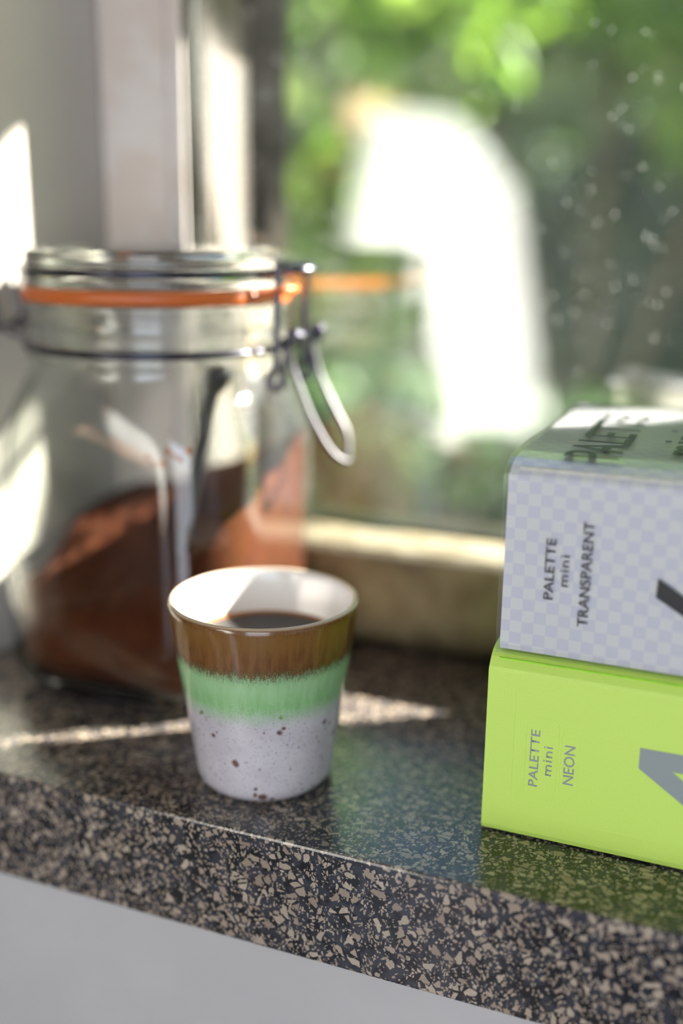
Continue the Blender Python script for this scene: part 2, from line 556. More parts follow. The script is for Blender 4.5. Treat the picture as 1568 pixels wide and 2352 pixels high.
def make_coffee_liquid():
    a = NT('black_coffee')
    v = a.coord()
    x, y, z = a.xyz(v)
    rr = a.math('SQRT', a.math('ADD', a.math('MULTIPLY', x, x), a.math('MULTIPLY', y, y)))
    col = a.mix(a.ramp(rr, 0.0275, 0.0322), (0.008, 0.0028, 0.0012), (0.30, 0.12, 0.03))
    nd = a.principled(col, 0.03)
    nd.inputs['IOR'].default_value = 1.33
    return a.m


liq = lathe([(0.0, 0.0), (0.026, 0.0), (0.0300, 0.0001), (0.0312, 0.0003), (0.0317, 0.0007), (0.0316, -0.0030), (0.0, -0.0030)], 96)
coffee = pydata('black_coffee', *liq, make_coffee_liquid(), None, smooth=True)
coffee.location = (0, 0, 0.0580)
tag(coffee, 'dark black coffee filling the speckled mug', 'coffee')

# ------------------------------------------------------------------ the storage jar
JX, JY = -0.097, 0.087
JSEG = 128


def rsq(th, a, c):
    """radius of a rounded square (half side a, corner radius c) at angle th"""
    th = (th + math.pi / 4) % (math.pi / 2) - math.pi / 4
    s = abs(th)
    b = a - c
    if math.tan(s) <= b / a:
        return a / math.cos(s)
    # ray against the corner circle centred at (b, b)
    ct = b * (math.cos(s) + math.sin(s))
    return ct + math.sqrt(max(ct * ct - (2 * b * b - c * c), 0))


def jar_rings(profile):
    V, F = [], []
    rows = []
    for (z, r, k) in profile:
        row = []
        if r < 1e-6:
            rows.append([len(V)]); V.append((0, 0, z)); continue
        for i in range(JSEG):
            th = 2 * math.pi * i / JSEG
            R = (1 - k) * r + k * rsq(th, r, r * 0.55)
            row.append(len(V)); V.append((R * math.cos(th), R * math.sin(th), z))
        rows.append(row)
    for A, B in zip(rows, rows[1:]):
        for i in range(JSEG):
            j = (i + 1) % JSEG
            if len(A) == 1:
                F.append((A[0], B[j], B[i]))
            elif len(B) == 1:
                F.append((A[i], A[j], B[0]))
            else:
                F.append((A[i], A[j], B[j], B[i]))
    return V, F


OUT = [(0.0022, 0.0, 1), (0.0020, 0.040, 1), (0.0006, 0.050, 1), (0.0002, 0.0545, 1), (0.0014, 0.0585, 1), (0.0048, 0.0622, 1), (0.0100, 0.0642, 1), (0.018, 0.0650, 1), (0.040, 0.0652, 1), (0.075, 0.0652, 1), (0.108, 0.0652, 1), (0.118, 0.0650, 0.94),
       (0.126, 0.0646, 0.82), (0.133, 0.0640, 0.64), (0.140, 0.0628, 0.42), (0.146, 0.0612, 0.23), (0.151, 0.0597, 0.09), (0.1545, 0.0590, 0.02), (0.1565, 0.0594, 0), (0.1580, 0.0612, 0), (0.1600, 0.0617, 0), (0.1614, 0.0608, 0),
       (0.1622, 0.0600, 0), (0.1640, 0.0600, 0), (0.1652, 0.0612, 0), (0.1672, 0.0620, 0), (0.1692, 0.0614, 0), (0.1705, 0.0604, 0), (0.174, 0.0601, 0), (0.1790, 0.0603, 0), (0.1822, 0.0610, 0), (0.1832, 0.0606, 0), (0.1834, 0.0590, 0)]
INN = [(0.1834, 0.0562, 0), (0.182, 0.0552, 0), (0.174, 0.0552, 0), (0.160, 0.0553, 0), (0.1545, 0.0556, 0.02), (0.151, 0.0563, 0.09), (0.146, 0.0577, 0.23), (0.140, 0.0594, 0.42), (0.133, 0.0607, 0.64), (0.126, 0.0614, 0.82), (0.118, 0.0618, 0.94),
       (0.108, 0.0620, 1), (0.075, 0.0620, 1), (0.040, 0.0620, 1), (0.018, 0.0616, 1), (0.0115, 0.0600, 1), (0.0080, 0.0560, 1), (0.0068, 0.050, 1), (0.0070, 0.035, 1), (0.0074, 0.0, 1)]


def make_glass(name, tint=(0.97, 0.99, 0.975), ior=1.5):
    a = NT(name)
    g = a.n('BsdfGlass')
    g.inputs['Roughness'].default_value = 0.0
    g.inputs['IOR'].default_value = ior
    a.set(g.inputs['Color'], tint)
    return a.finish(g.outputs[0])


def make_jar_glass():
    """solid refracting glass at the rim and the base, thin clear wall along the sides"""
    a = NT('jar_glass')
    g = a.n('BsdfGlass'); g.inputs['Roughness'].default_value = 0.0; g.inputs['IOR'].default_value = 1.5
    a.set(g.inputs['Color'], (0.985, 0.995, 0.985))
    tr = a.n('BsdfTransparent'); tr.inputs[0].default_value = (0.985, 0.995, 0.985, 1)
    gl = a.n('BsdfGlossy'); gl.inputs['Roughness'].default_value = 0.0
    thin = a.n('MixShader')
    sc_ = schlick(a, 0.0)
    a.set(tr.inputs[0], a.mix(a.ramp(sc_, 0.02, 0.7), (0.985, 0.995, 0.985), (0.45, 0.52, 0.45)))
    a.set(thin.inputs[0], schlick(a, 0.045)); a.set(thin.inputs[1], tr.outputs[0]); a.set(thin.inputs[2], gl.outputs[0])
    z = a.xyz(a.coord())[2]
    side = a.math('MULTIPLY', a.ramp(z, 0.012, 0.022), a.ramp(z, 0.146, 0.156, 1.0, 0.6))
    mx = a.n('MixShader')
    a.set(mx.inputs[0], side); a.set(mx.inputs[1], g.outputs[0]); a.set(mx.inputs[2], thin.outputs[0])
    return a.finish(mx.outputs[0])


m_glass = make_jar_glass()
m_lidglass = make_glass('lid_glass', (0.985, 0.995, 0.985))
m_wire = plain('steel_wire', (0.075, 0.075, 0.095), 0.25, Metallic=1.0)
m_bail = plain('bright_steel_wire', (0.085, 0.083, 0.092), 0.40, Metallic=1.0)


def make_rubber():
    a = NT('orange_rubber')
    nd = a.principled((0.50, 0.115, 0.018), 0.42)
    nd.inputs['Subsurface Weight'].default_value = 0.25
    nd.inputs['Subsurface Radius'].default_value = (0.004, 0.0015, 0.0006)
    nd.inputs['Subsurface Scale'].default_value = 1.0
    return a.m


JROT = math.radians(4)
jar = empty('storage_jar', (JX, JY, 0), JROT)
tag(jar, 'large clip top glass storage jar with orange rubber seal, holding ground coffee', 'jar')
jar_body = pydata('jar_body', *jar_rings(OUT + INN), m_glass, jar, smooth=True)
jar_body['label'] = 'thick clear glass body with rounded square sides'
LID = [(0.0, 0.2010), (0.0480, 0.2010), (0.0525, 0.2016), (0.0550, 0.2040), (0.0572, 0.2062), (0.0590, 0.2066), (0.0604, 0.2056), (0.0608, 0.2040), (0.0603, 0.2026), (0.0609, 0.2012), (0.0612, 0.1996), (0.0604, 0.1985), (0.0596, 0.1978),
       (0.0596, 0.1958), (0.0606, 0.1948), (0.0614, 0.1934), (0.0612, 0.1916), (0.0606, 0.1904), (0.0585, 0.1903), (0.0562, 0.1900), (0.0540, 0.1880), (0.0532, 0.1850), (0.0520, 0.1838), (0.0480, 0.1842), (0.0440, 0.1880), (0.0380, 0.1905), (0.0, 0.1910)]
lid = pydata('lid', *lathe(LID, 128), m_lidglass, jar, smooth=True)
lid['label'] = 'round clear glass lid with a stepped rim'
GAS = [(0.0556, 0.1836), (0.0612, 0.1837), (0.0624, 0.1842), (0.0628, 0.1868), (0.0624, 0.1894), (0.0612, 0.1900), (0.0566, 0.1900), (0.0556, 0.1880), (0.0556, 0.1836)]
gV, gF = lathe(GAS, 128)
# pull tab of the seal, at the front right
ta = math.radians(-12)
td, tp = Vector((math.cos(ta), math.sin(ta), 0)), Vector((-math.sin(ta), math.cos(ta), 0))
tabV, tabF = [], []
for i, (rad, hw, zc) in enumerate(((0.0600, 0.0120, 0.1868), (0.0640, 0.0095, 0.1876), (0.0690, 0.0078, 0.1890), (0.0735, 0.0072, 0.1905), (0.0755, 0.0050, 0.1910))):
    for sy in (-1, 1):
        for dz in (-0.0011, 0.0011):
            p = td * rad + tp * (hw * sy)
            tabV.append((p.x, p.y, zc + dz))
for i in range(4):
    b = i * 4
    tabF += [(b, b + 4, b + 5, b + 1), (b + 2, b + 3, b + 7, b + 6), (b + 1, b + 5, b + 7, b + 3), (b, b + 2, b + 6, b + 4)]
tabF += [(0, 1, 3, 2), (16, 18, 19, 17)]
gas = pydata('rubber_seal', *merge((gV, gF), (tabV, tabF)), make_rubber(), jar, smooth=True)
gas['label'] = 'orange rubber ring with a pull tab'
WR = 0.0017


def ring(z, r, n=128):
    return [(r * math.cos(2 * math.pi * i / n), r * math.sin(2 * math.pi * i / n), z) for i in range(n)]


def wire(name, parts, mat, parent=jar, r=WR):
    return pydata(name, *merge(*[tube(p, rr, 10, c) for (p, rr, c) in parts]), mat, parent, smooth=True)


# local coordinates: x to the clasp, y along the pivot pins
Y1, Y2 = -0.0182, 0.0198
YM = (Y1 + Y2) / 2
wire('lid_wire', [(ring(0.1968, 0.0611), WR, True),
                  (smooth_path([(0.0595, Y1 - 0.002, 0.1968), (0.066, Y1 + 0.005, 0.1972), (0.0735, Y1 + 0.008, 0.1985), (0.0775, YM - 0.004, 0.1990), (0.0775, YM + 0.006, 0.1990), (0.0735, Y2 - 0.007, 0.1985), (0.066, Y2 - 0.004, 0.1972), (0.0575, Y2 + 0.002, 0.1968)], 6), WR, False)], m_wire)
wire('neck_wire', [(ring(0.1630, 0.0617), WR, True),
                   (smooth_path([(0.0600, Y1 + 0.001, 0.1630), (0.0655, Y1 + 0.006, 0.1650), (0.0690, Y1 + 0.009, 0.1685), (0.0710, Y1 + 0.0095, 0.1720), (0.0735, Y1 + 0.0095, 0.1705), (0.0730, Y1 + 0.0100, 0.1665), (0.0700, Y1 + 0.0105, 0.1660), (0.0690, Y1 + 0.0110, 0.1690), (0.0705, Y1 + 0.0120, 0.1718)], 6), WR, False),
                   (smooth_path([(0.0575, Y2 - 0.000, 0.1630), (0.0650, Y2 + 0.001, 0.1650), (0.0685, Y2 + 0.003, 0.1685), (0.0710, Y2 + 0.004, 0.1720), (0.0735, Y2 + 0.0045, 0.1705), (0.0730, Y2 + 0.005, 0.1665), (0.0700, Y2 + 0.0055, 0.1660), (0.0690, Y2 + 0.006, 0.1690), (0.0705, Y2 + 0.0065, 0.1718)], 6), WR, False),
                   ([(0.0712, Y1 + 0.0070, 0.1692), (0.0712, Y2 + 0.0085, 0.1692)], 0.0010, False)], m_wire)


def eyelet(y):
    return [(0.0655 + 0.0042 * math.cos(a), y, 0.1508 + 0.0042 * math.sin(a)) for a in (math.pi * 0.9 + k * 2 * math.pi / 20 * 0.92 for k in range(21))]


wire('clip_bail', [(smooth_path([(0.0668, Y1, 0.1535), (0.0672, Y1, 0.170), (0.0680, Y1, 0.190), (0.0686, Y1, 0.1995), (0.0686, Y1 + 0.0015, 0.2010), (0.0690, YM, 0.2013), (0.0686, Y2 - 0.0015, 0.2010), (0.0686, Y2, 0.1995), (0.0680, Y2, 0.190), (0.0672, Y2, 0.170), (0.0668, Y2, 0.1535)], 7), WR, False),
                   (smooth_path([(0.0668, Y1, 0.1550), (0.0640, Y1, 0.1525), (0.0636, Y1, 0.1492), (0.0662, Y1, 0.1468), (0.0694, Y1, 0.1480), (0.0702, Y1 + 0.0004, 0.1515), (0.0700, Y1 + 0.003, 0.1580), (0.0706, Y1 + 0.006, 0.1650), (0.0712, Y1 + 0.008, 0.1690)], 7), WR, False),
                   (smooth_path([(0.0668, Y2, 0.1550), (0.0640, Y2, 0.1525), (0.0636, Y2, 0.1492), (0.0662, Y2, 0.1468), (0.0694, Y2, 0.1480), (0.0702, Y2 + 0.0004, 0.1515), (0.0700, Y2 + 0.002, 0.1580), (0.0706, Y2 + 0.003, 0.1650), (0.0712, Y2 + 0.004, 0.1690)], 7), WR, False)], m_wire)
hl = smooth_path([(0.0700, Y1 + 0.0085, 0.1640), (0.0712, Y1 + 0.0095, 0.1560), (0.0755, Y1 + 0.0100, 0.1440), (0.0815, Y1 + 0.0110, 0.1300), (0.0880, Y1 + 0.0135, 0.1180), (0.0925, YM - 0.0010, 0.1125), (0.0940, YM + 0.0040, 0.1115), (0.0925, YM + 0.0085, 0.1135), (0.0880, Y2 + 0.0010, 0.1220), (0.0800, Y2 + 0.0020, 0.1360), (0.0735, Y2 + 0.0020, 0.1500), (0.0700, Y2 + 0.0020, 0.1640)], 8)
lever = wire('clip_lever', [(hl, 0.00135, False)], m_bail)
lever['label'] = 'bright steel wire pull loop hanging open'
# the hinge at the back (left) of the jar
HX, HY = -0.0080, -0.006
wire('hinge_wire', [(smooth_path([(-0.0590, k * 0.012, 0.1968), (-0.0660 + HX * 0.6, k * 0.011 + HY * 0.6, 0.1980), (-0.0705 + HX, k * 0.0105 + HY, 0.1940), (-0.0720 + HX, k * 0.0105 + HY, 0.1830), (-0.0700 + HX, k * 0.0105 + HY, 0.1740), (-0.0740 + HX, k * 0.010 + HY, 0.1700), (-0.0720 + HX, k * 0.009 + HY, 0.1670), (-0.0690 + HX, k * 0.0095 + HY, 0.1695), (-0.0660 + HX * 0.7, k * 0.0105 + HY * 0.7, 0.1655), (-0.0605, k * 0.012, 0.1630)], 6), 0.0012, False) for k in (-1, 1)]
     + [([(-0.0712 + HX, -0.013 + HY, 0.1690), (-0.0712 + HX, 0.013 + HY, 0.1690)], 0.0010, False)], m_wire)


# ground coffee inside the jar
def inner_R(z, th):
    pts = sorted([(q[0], q[1], q[2]) for q in INN])
    for A, B in zip(pts, pts[1:]):
        if A[0] <= z <= B[0] and B[0] > A[0]:
            t = (z - A[0]) / (B[0] - A[0])
            r = A[1] + t * (B[1] - A[1]); k = A[2] + t * (B[2] - A[2])
            return (1 - k) * r + k * rsq(th, r, r * 0.55) - 0.0005
    return 0.03


def ground_h(x, y):
    X, Y = x + JX, y + JY
    dx = X + 0.100
    h = 0.041 + (Y - 0.025) * (0.38 - 1.5 * max(dx, 0)) + (0.62 if dx > 0 else 0.15) * dx
    h += 0.010 * math.exp(-(((X + 0.036) / 0.02) ** 2))
    h += 0.005 * math.exp(-(((X + 0.095) / 0.022) ** 2 + ((Y - 0.035) / 0.012) ** 2))
    h += 0.0055 * mnoise.noise(Vector((X * 45, Y * 45, 3.1))) + 0.0022 * mnoise.noise(Vector((X * 150, Y * 150, 7.7)))
    return max(h, 0.016)


GS = 96
cV, cF = [], []
NZ, NR = 14, 22
cols = []
for i in range(GS):
    th = 2 * math.pi * i / GS
    R = inner_R(0.05, th)
    ht = ground_h(R * math.cos(th), R * math.sin(th))
    col_ = []
    for j in range(NZ + 1):
        z = 0.0076 + (ht - 0.0076) * j / NZ
        r = inner_R(z, th) if j else inner_R(0.0082, th) * 0.97
        col_.append(len(cV)); cV.append((r * math.cos(th), r * math.sin(th), z))
    for j in range(1, NR):
        r = inner_R(ht, th) * (1 - j / NR)
        x, y = r * math.cos(th), r * math.sin(th)
        wgt = min(1, j / 2)
        col_.append(len(cV)); cV.append((x, y, ground_h(x, y) + wgt * random.uniform(-0.0006, 0.0006)))
    cols.append(col_)
ctop = len(cV); cV.append((0, 0, ground_h(0, 0)))
cbot = len(cV); cV.append((0, 0, 0.0078))
for i in range(GS):
    A, B = cols[i], cols[(i + 1) % GS]
    for j in range(len(A) - 1):
        cF.append((A[j], B[j], B[j + 1], A[j + 1]))
    cF.append((A[-1], B[-1], ctop))
    cF.append((B[0], A[0], cbot))


def make_grounds():
    a = NT('ground_coffee')
    v = a.coord()
    n1 = a.noise(v, 900, 3, 0.7)
    n2 = a.noise(v, 60, 3)
    col = a.mix(a.ramp(n1, 0.35, 0.7), (0.038, 0.0085, 0.0028), (0.105, 0.027, 0.0075))
    col = a.mix(a.ramp(n2, 0.4, 0.65, 0, 0.6), col, (0.05, 0.014, 0.006))
    nd = a.principled(col, 0.9)
    nd.inputs['Specular IOR Level'].default_value = 0.12
    a.set(nd.inputs['Normal'], a.bump(n1, 0.7, 0.001))
    return a.m


grounds = pydata('ground_coffee', cV, cF, make_grounds(), None, smooth=True)
grounds.location = (JX, JY, 0)
grounds.rotation_euler.z = JROT
tag(grounds, 'reddish brown ground coffee heaped at a slope inside the glass jar', 'coffee', None, 'stuff')

# crumbs stuck to the glass
crV, crF = [], []
for (px, pz) in ((-0.066, 0.118), (-0.063, 0.1235), (-0.0605, 0.1215), (-0.0575, 0.1205), (-0.0535, 0.1245), (-0.073, 0.1205), (-0.070, 0.1175)):
    x = px - JX
    r = 0.0014 + 0.0008 * random.random()
    z = pz
    y = -0.0618 + 0.0004
    b = len(crV)
    for (dx, dz, dy) in ((r, 0, 0.0003), (0, r * 1.1, 0.0003), (-r, 0.0002, 0.0003), (0, -r, 0.0003), (0, 0, 0.0014), (0, 0, -0.0001)):
        crV.append((x + dx, y + dy + 0.0006, z + dz))
    for k in range(4):
        crF += [(b + k, b + (k + 1) % 4, b + 4), (b + (k + 1) % 4, b + k, b + 5)]
crumbs = pydata('coffee_crumbs', crV, crF, plain('crumb_brown', (0.42, 0.15, 0.04), 0.8))
crumbs.location = (JX, JY, 0)
crumbs.rotation_euler.z = JROT
tag(crumbs, 'orange brown coffee crumbs clinging to the front glass of the jar', 'coffee crumbs', None, 'stuff')

# black scoop standing in the grounds
scoop = empty('coffee_scoop', (-0.0700, 0.060, 0.050))
tag(scoop, 'black coffee scoop standing upright in the grounds inside the jar', 'scoop')
m_black = plain('black_plastic', (0.012, 0.012, 0.014), 0.35)
hp = smooth_path([(-0.004, 0, 0.000), (0.001, 0, 0.030), (0.008, 0, 0.062), (0.0145, 0, 0.090), (0.0185, 0, 0.1015)], 6)
hv, hf = tube(hp, 0.0031, 12)
pydata('handle', hv, hf, m_black, scoop, smooth=True)
tv, tf = tube(smooth_path([(0.0165, 0, 0.0965), (0.0185, 0, 0.1015), (0.0200, 0, 0.1050), (0.0205, 0, 0.1075)], 4), 0.0052, 14, taper=lambda t: 0.55 + 0.55 * math.sin(math.pi * min(t * 0.75 + 0.1, 1)))
pydata('handle_knob', tv, tf, m_black, scoop, smooth=True)
bowl = pydata('scoop_bowl', *lathe([(0.0, -0.018), (0.008, -0.0172), (0.0125, -0.0135), (0.0140, -0.006), (0.0142, 0.002), (0.0130, 0.002), (0.0128, -0.006), (0.0112, -0.0125), (0.007, -0.016), (0.0, -0.0166)], 40), m_black, scoop, smooth=True)
bowl.location = (-0.010, 0, 0.0)

# ------------------------------------------------------------------ the two books
def make_sheet_glass(name):
    a = NT(name)
    tr = a.n('BsdfTransparent'); tr.inputs[0].default_value = (0.985, 0.99, 0.985, 1)
    gl = a.n('BsdfGlossy'); gl.inputs['Roughness'].default_value = 0.06
    mx = a.n('MixShader')
    a.set(mx.inputs[0], schlick(a, 0.05)); a.set(mx.inputs[1], tr.outputs[0]); a.set(mx.inputs[2], gl.outputs[0])
    return a.finish(mx.outputs[0])


def make_neon():
    a = NT('neon_cloth')
    v = a.coord()
    n = a.noise(v, 2200, 2)
    nd = a.principled(a.mix(a.ramp(n, 0.3, 0.7), (0.52, 0.74, 0.12), (0.56, 0.77, 0.15)), 0.5)
    # debossed outlines pressed into the spine
    a.set(nd.inputs['Normal'], a.bump(a.noise(v, 1500, 3), 0.10, 0.0005))
    return a.m


def make_checker():
    a = NT('checkered_board')
    v = a.coord()
    mp = a.n('Mapping'); a.set(mp.inputs[0], v)
    mp.inputs[1].default_value = (0.0011, 0.0013, 0.0009)
    ck = a.n('TexChecker'); a.set(ck.inputs[0], mp.outputs[0]); ck.inputs['Scale'].default_value = 238
    ck.inputs[1].default_value = (0.77, 0.76, 0.79, 1)
    ck.inputs[2].default_value = (0.67, 0.66, 0.77, 1)
    a.principled(ck.outputs[0], 0.45)
    return a.m


m_neon, m_checker = make_neon(), make_checker()
m_sheet = make_sheet_glass('clear_sleeve')
m_pages = painted('page_edges', (0.72, 0.70, 0.64), (0.60, 0.58, 0.52), 300, 0.8)
m_pagesneon = painted('neon_page_edges', (0.34, 0.72, 0.03), (0.28, 0.62, 0.02), 300, 0.8)
m_silver = plain('silver_print', (0.27, 0.31, 0.31), 0.45, Metallic=0.2)
m_blackprint = plain('black_print', (0.012, 0.012, 0.014), 0.4)
m_darkprint = plain('grey_black_print', (0.055, 0.045, 0.06), 0.45)


def cover(L, D, zc, h, t=0.0022, lean=0.004):
    out = [(D, 0.0), (0.004, 0.0), (0.0006, 0.0006), (0.0, 0.0025), (0.0, zc - 0.0012), (0.0005, zc), (lean * 0.55, zc + (h - zc) * 0.52), (lean, zc + (h - zc) * 0.80), (lean * 1.7, h - 0.0002), (lean * 3, h), (D, h)]
    inn = [(D, h - t), (lean * 3, h - t), (lean * 1.2 + t, h - t - 0.001), (t, zc - 0.001), (t, t), (D, t)]
    return prism(out + inn, 0, L, 'x')


def text_mesh(name, body, size_x, size_y, origin, ax, ay, mat, parent, shear=0.0):
    """flat lettering: fitted to size_x by size_y and laid along the axes ax (reading) and ay (up)"""
    cu_ = bpy.data.curves.new(name, 'FONT')
    cu_.body = body
    cu_.resolution_u = 4
    cu_.shear = shear
    cu_.offset = 0.008
    tmp = bpy.data.objects.new(name + '_tmp', cu_)
    COL.objects.link(tmp)
    dg = bpy.context.evaluated_depsgraph_get()
    me = bpy.data.meshes.new_from_object(tmp.evaluated_get(dg))
    bpy.data.objects.remove(tmp)
    bpy.data.curves.remove(cu_)
    xs = [v.co.x for v in me.vertices]; ys = [v.co.y for v in me.vertices]
    x0, x1, y0, y1 = min(xs), max(xs), min(ys), max(ys)
    O, AX, AY = Vector(origin), Vector(ax), Vector(ay)
    for v in me.vertices:
        v.co = O + AX * ((v.co.x - x0) / (x1 - x0) * size_x) + AY * ((v.co.y - y0) / (y1 - y0) * size_y)
    me.name = name
    return link(name, me, mat, parent)


def flat_poly(name, polys, y, mat, parent):
    V, F = [], []
    for P in polys:
        b = len(V)
        V += [(x, y, z) for x, z in P]
        F.append(tuple(range(b, b + len(P))))
    return pydata(name, V, F, mat, parent)


def mini_text(name, size_x, size_y, origin, ax, ay, mat, parent):
    """the word mini: round sans letters, plain strokes and dots for the two letters i"""
    O, AX, AY = Vector(origin), Vector(ax), Vector(ay)
    P_ = lambda u, v: O + AX * (u * size_x) + AY * (v * size_y)
    V, F = [], []

    def quad(u0, v0, u1, v1):
        b = len(V)
        V.extend([P_(u0, v0), P_(u1, v0), P_(u1, v1), P_(u0, v1)])
        F.append((b, b + 1, b + 2, b + 3))

    def arch(u0, u1, w, top):
        n = 8
        hgt = 0.26
        b = len(V)
        uc, ru = (u0 + u1) / 2, (u1 - u0) / 2
        V.append(P_(u1, 0)); V.append(P_(u1 - w, 0))
        for k in range(n + 1):
            a_ = math.pi * k / n
            V.append(P_(uc + ru * math.cos(a_), top - hgt + hgt * math.sin(a_)))
            V.append(P_(uc + (ru - w) * math.cos(a_), top - hgt + (hgt - 0.14) * math.sin(a_)))
        F.append((b, b + 1, b + 3, b + 2))
        for k in range(n):
            q = b + 2 + 2 * k
            F.append((q, q + 1, q + 3, q + 2))

    xh, w = 0.72, 0.052
    for u in (0.0, 0.625):
        quad(u, 0, u + w, xh)
    arch(0.0, 0.215, w, xh); arch(0.163, 0.378, w, xh); arch(0.625, 0.85, w, xh)
    for u in (0.475, 0.948):
        quad(u, 0, u + w, xh); quad(u - 0.005, 0.86, u + w + 0.005, 1.0)
    me = bpy.data.meshes.new(name)
    me.from_pydata([tuple(v) for v in V], [], F)
    return link(name, me, mat, parent)


UP, LEFT = (0, 0, 1), (-1, 0, 0)
BX, BY = 0.0930, -0.0077
LEN, DEP = 0.150, 0.122
# lower, neon book
nb = empty('neon_book', (BX, BY, 0.0003), math.radians(-0.2))
tag(nb, 'thick neon yellow-green book lying flat at the bottom of the stack on the sill', 'book')
pydata('cover', *cover(LEN, DEP, 0.0650, 0.0708, lean=0.0055), m_neon, nb)
pydata('page_block', *boxes([(0.003, 0.0026, 0.0024, LEN - 0.003, DEP - 0.003, 0.0680)]), m_pagesneon, nb)
ye = -0.00015
text_mesh('spine_title', 'PALETTE', 0.0222, 0.0033, (0.1128 - BX, ye, 0.0214), UP, LEFT, m_silver, nb)
mini_text('spine_subtitle', 0.0113, 0.0031, (0.1176 - BX, ye, 0.0266), UP, LEFT, m_silver, nb)
text_mesh('spine_theme', 'NEON', 0.0152, 0.0038, (0.1255 - BX, ye, 0.0246), UP, LEFT, m_silver, nb)
P = lambda *q: [(x - BX, z) for x, z in q]
flat_poly('large_spine_letter', [P((0.1472, 0.0440), (0.1473, 0.0362), (0.1586, 0.0371), (0.185, 0.0371), (0.185, 0.0441)),
                                 P((0.1473, 0.0362), (0.185, 0.0104), (0.185, 0.0186), (0.1586, 0.0371))], ye, m_silver, nb)
# pressed outline around the spine print
groove = []
for (x0, z0, x1, z1) in ((0.1035, 0.0095, 0.300, 0.0590), (0.1080, 0.0165, 0.1195, 0.0485), (0.1205, 0.0195, 0.1272, 0.0445)):
    loop = []
    for (cx_, cz_, a0) in ((x1 - 0.003, z1 - 0.003, 0), (x0 + 0.003, z1 - 0.003, 90), (x0 + 0.003, z0 + 0.003, 180), (x1 - 0.003, z0 + 0.003, 270)):
        for k in range(5):
            a_ = math.radians(a0 + k * 22.5)
            loop.append((min(cx_ + 0.003 * math.cos(a_), BX + LEN - 0.01) - BX, 0.00008, cz_ + 0.003 * math.sin(a_)))
    groove.append(tube(loop, 0.00016, 6, True))
pydata('pressed_outline', *merge(*groove), m_neon, nb, smooth=True)

# upper, checkered book in its clear sleeve
UZ = 0.0716
wb = empty('checkered_book', (0.0962, BY + 0.0013, UZ), math.radians(-0.6))
tag(wb, 'white and lavender checkered book in a clear plastic sleeve, on top of the neon book', 'book')
UD = 0.136
pydata('cover', *cover(LEN, UD, 0.0640, 0.0690, lean=0.0085), m_checker, wb)
pydata('page_block', *boxes([(0.003, 0.0026, 0.0024, LEN - 0.003, UD - 0.003, 0.0665)]), m_pages, wb)
SO = -0.0012
so_ = [(UD, -0.0006), (SO, -0.0006), (SO, 0.0642), (SO + 0.0024, 0.0672), (0.006, 0.0692), (0.014, 0.0701), (0.03, 0.0704), (UD, 0.0702)]
si_ = [(UD, 0.0699), (0.03, 0.0701), (0.014, 0.0698), (0.006, 0.0689), (SO + 0.0026, 0.0669), (SO + 0.0003, 0.0641), (SO + 0.0003, -0.0003), (UD, -0.0003)]
slv = pydata('clear_sleeve', *prism(so_ + si_, -0.0012, LEN + 0.0012, 'x'), m_sheet, wb)
slv['label'] = 'clear glossy plastic sleeve with printed title'
yw = SO - 0.00015
WX = 0.0962
text_mesh('spine_title', 'PALETTE', 0.0218, 0.0033, (0.1140 - WX, yw, 0.0932 - UZ), UP, LEFT, m_darkprint, wb)
mini_text('spine_subtitle', 0.0110, 0.0029, (0.1188 - WX, yw, 0.0985 - UZ), UP, LEFT, m_darkprint, wb)
text_mesh('spine_theme', 'TRANSPARENT', 0.0372, 0.0036, (0.1264 - WX, yw, 0.0850 - UZ), UP, LEFT, m_darkprint, wb)
PW = lambda *q: [(x - WX, z - UZ) for x, z in q]
flat_poly('large_spine_letter', [PW((0.1481, 0.1056), (0.1479, 0.0990), (0.1800, 0.0802), (0.1803, 0.0862))], yw, m_blackprint, wb)
text_mesh('cover_title', 'PALETTE', 0.094, 0.0185, (0.1310 - WX, 0.0075, 0.07060), (0, 1, 0), LEFT, m_blackprint, wb)
mini_text('cover_subtitle', 0.048, 0.0160, (0.1580 - WX, 0.0260, 0.07060), (0, 1, 0), LEFT, m_blackprint, wb)


# ------------------------------------------------------------------ the garden outside
def make_leaf(name, c1, c2, c3, trans=0.45):
    a = NT(name)
    g = a.n('NewGeometry')
    r = g.outputs['Random Per Island']
    col = a.mix(a.ramp(r, 0.0, 0.6), c1, c2)
    col = a.mix(a.ramp(r, 0.7, 1.0), col, c3)
    pr = a.n('BsdfPrincipled'); a.set(pr.inputs['Base Color'], col); pr.inputs['Roughness'].default_value = 0.28
    tl = a.n('BsdfTranslucent')
    a.set(tl.inputs[0], a.mix(0.5, col, (c3[0] * 1.15, c3[1] * 1.3, c3[2] * 0.6)))
    mx = a.n('MixShader'); mx.inputs[0].default_value = trans
    a.set(mx.inputs[1], pr.outputs[0]); a.set(mx.inputs[2], tl.outputs[0])
    return a.finish(mx.outputs[0])


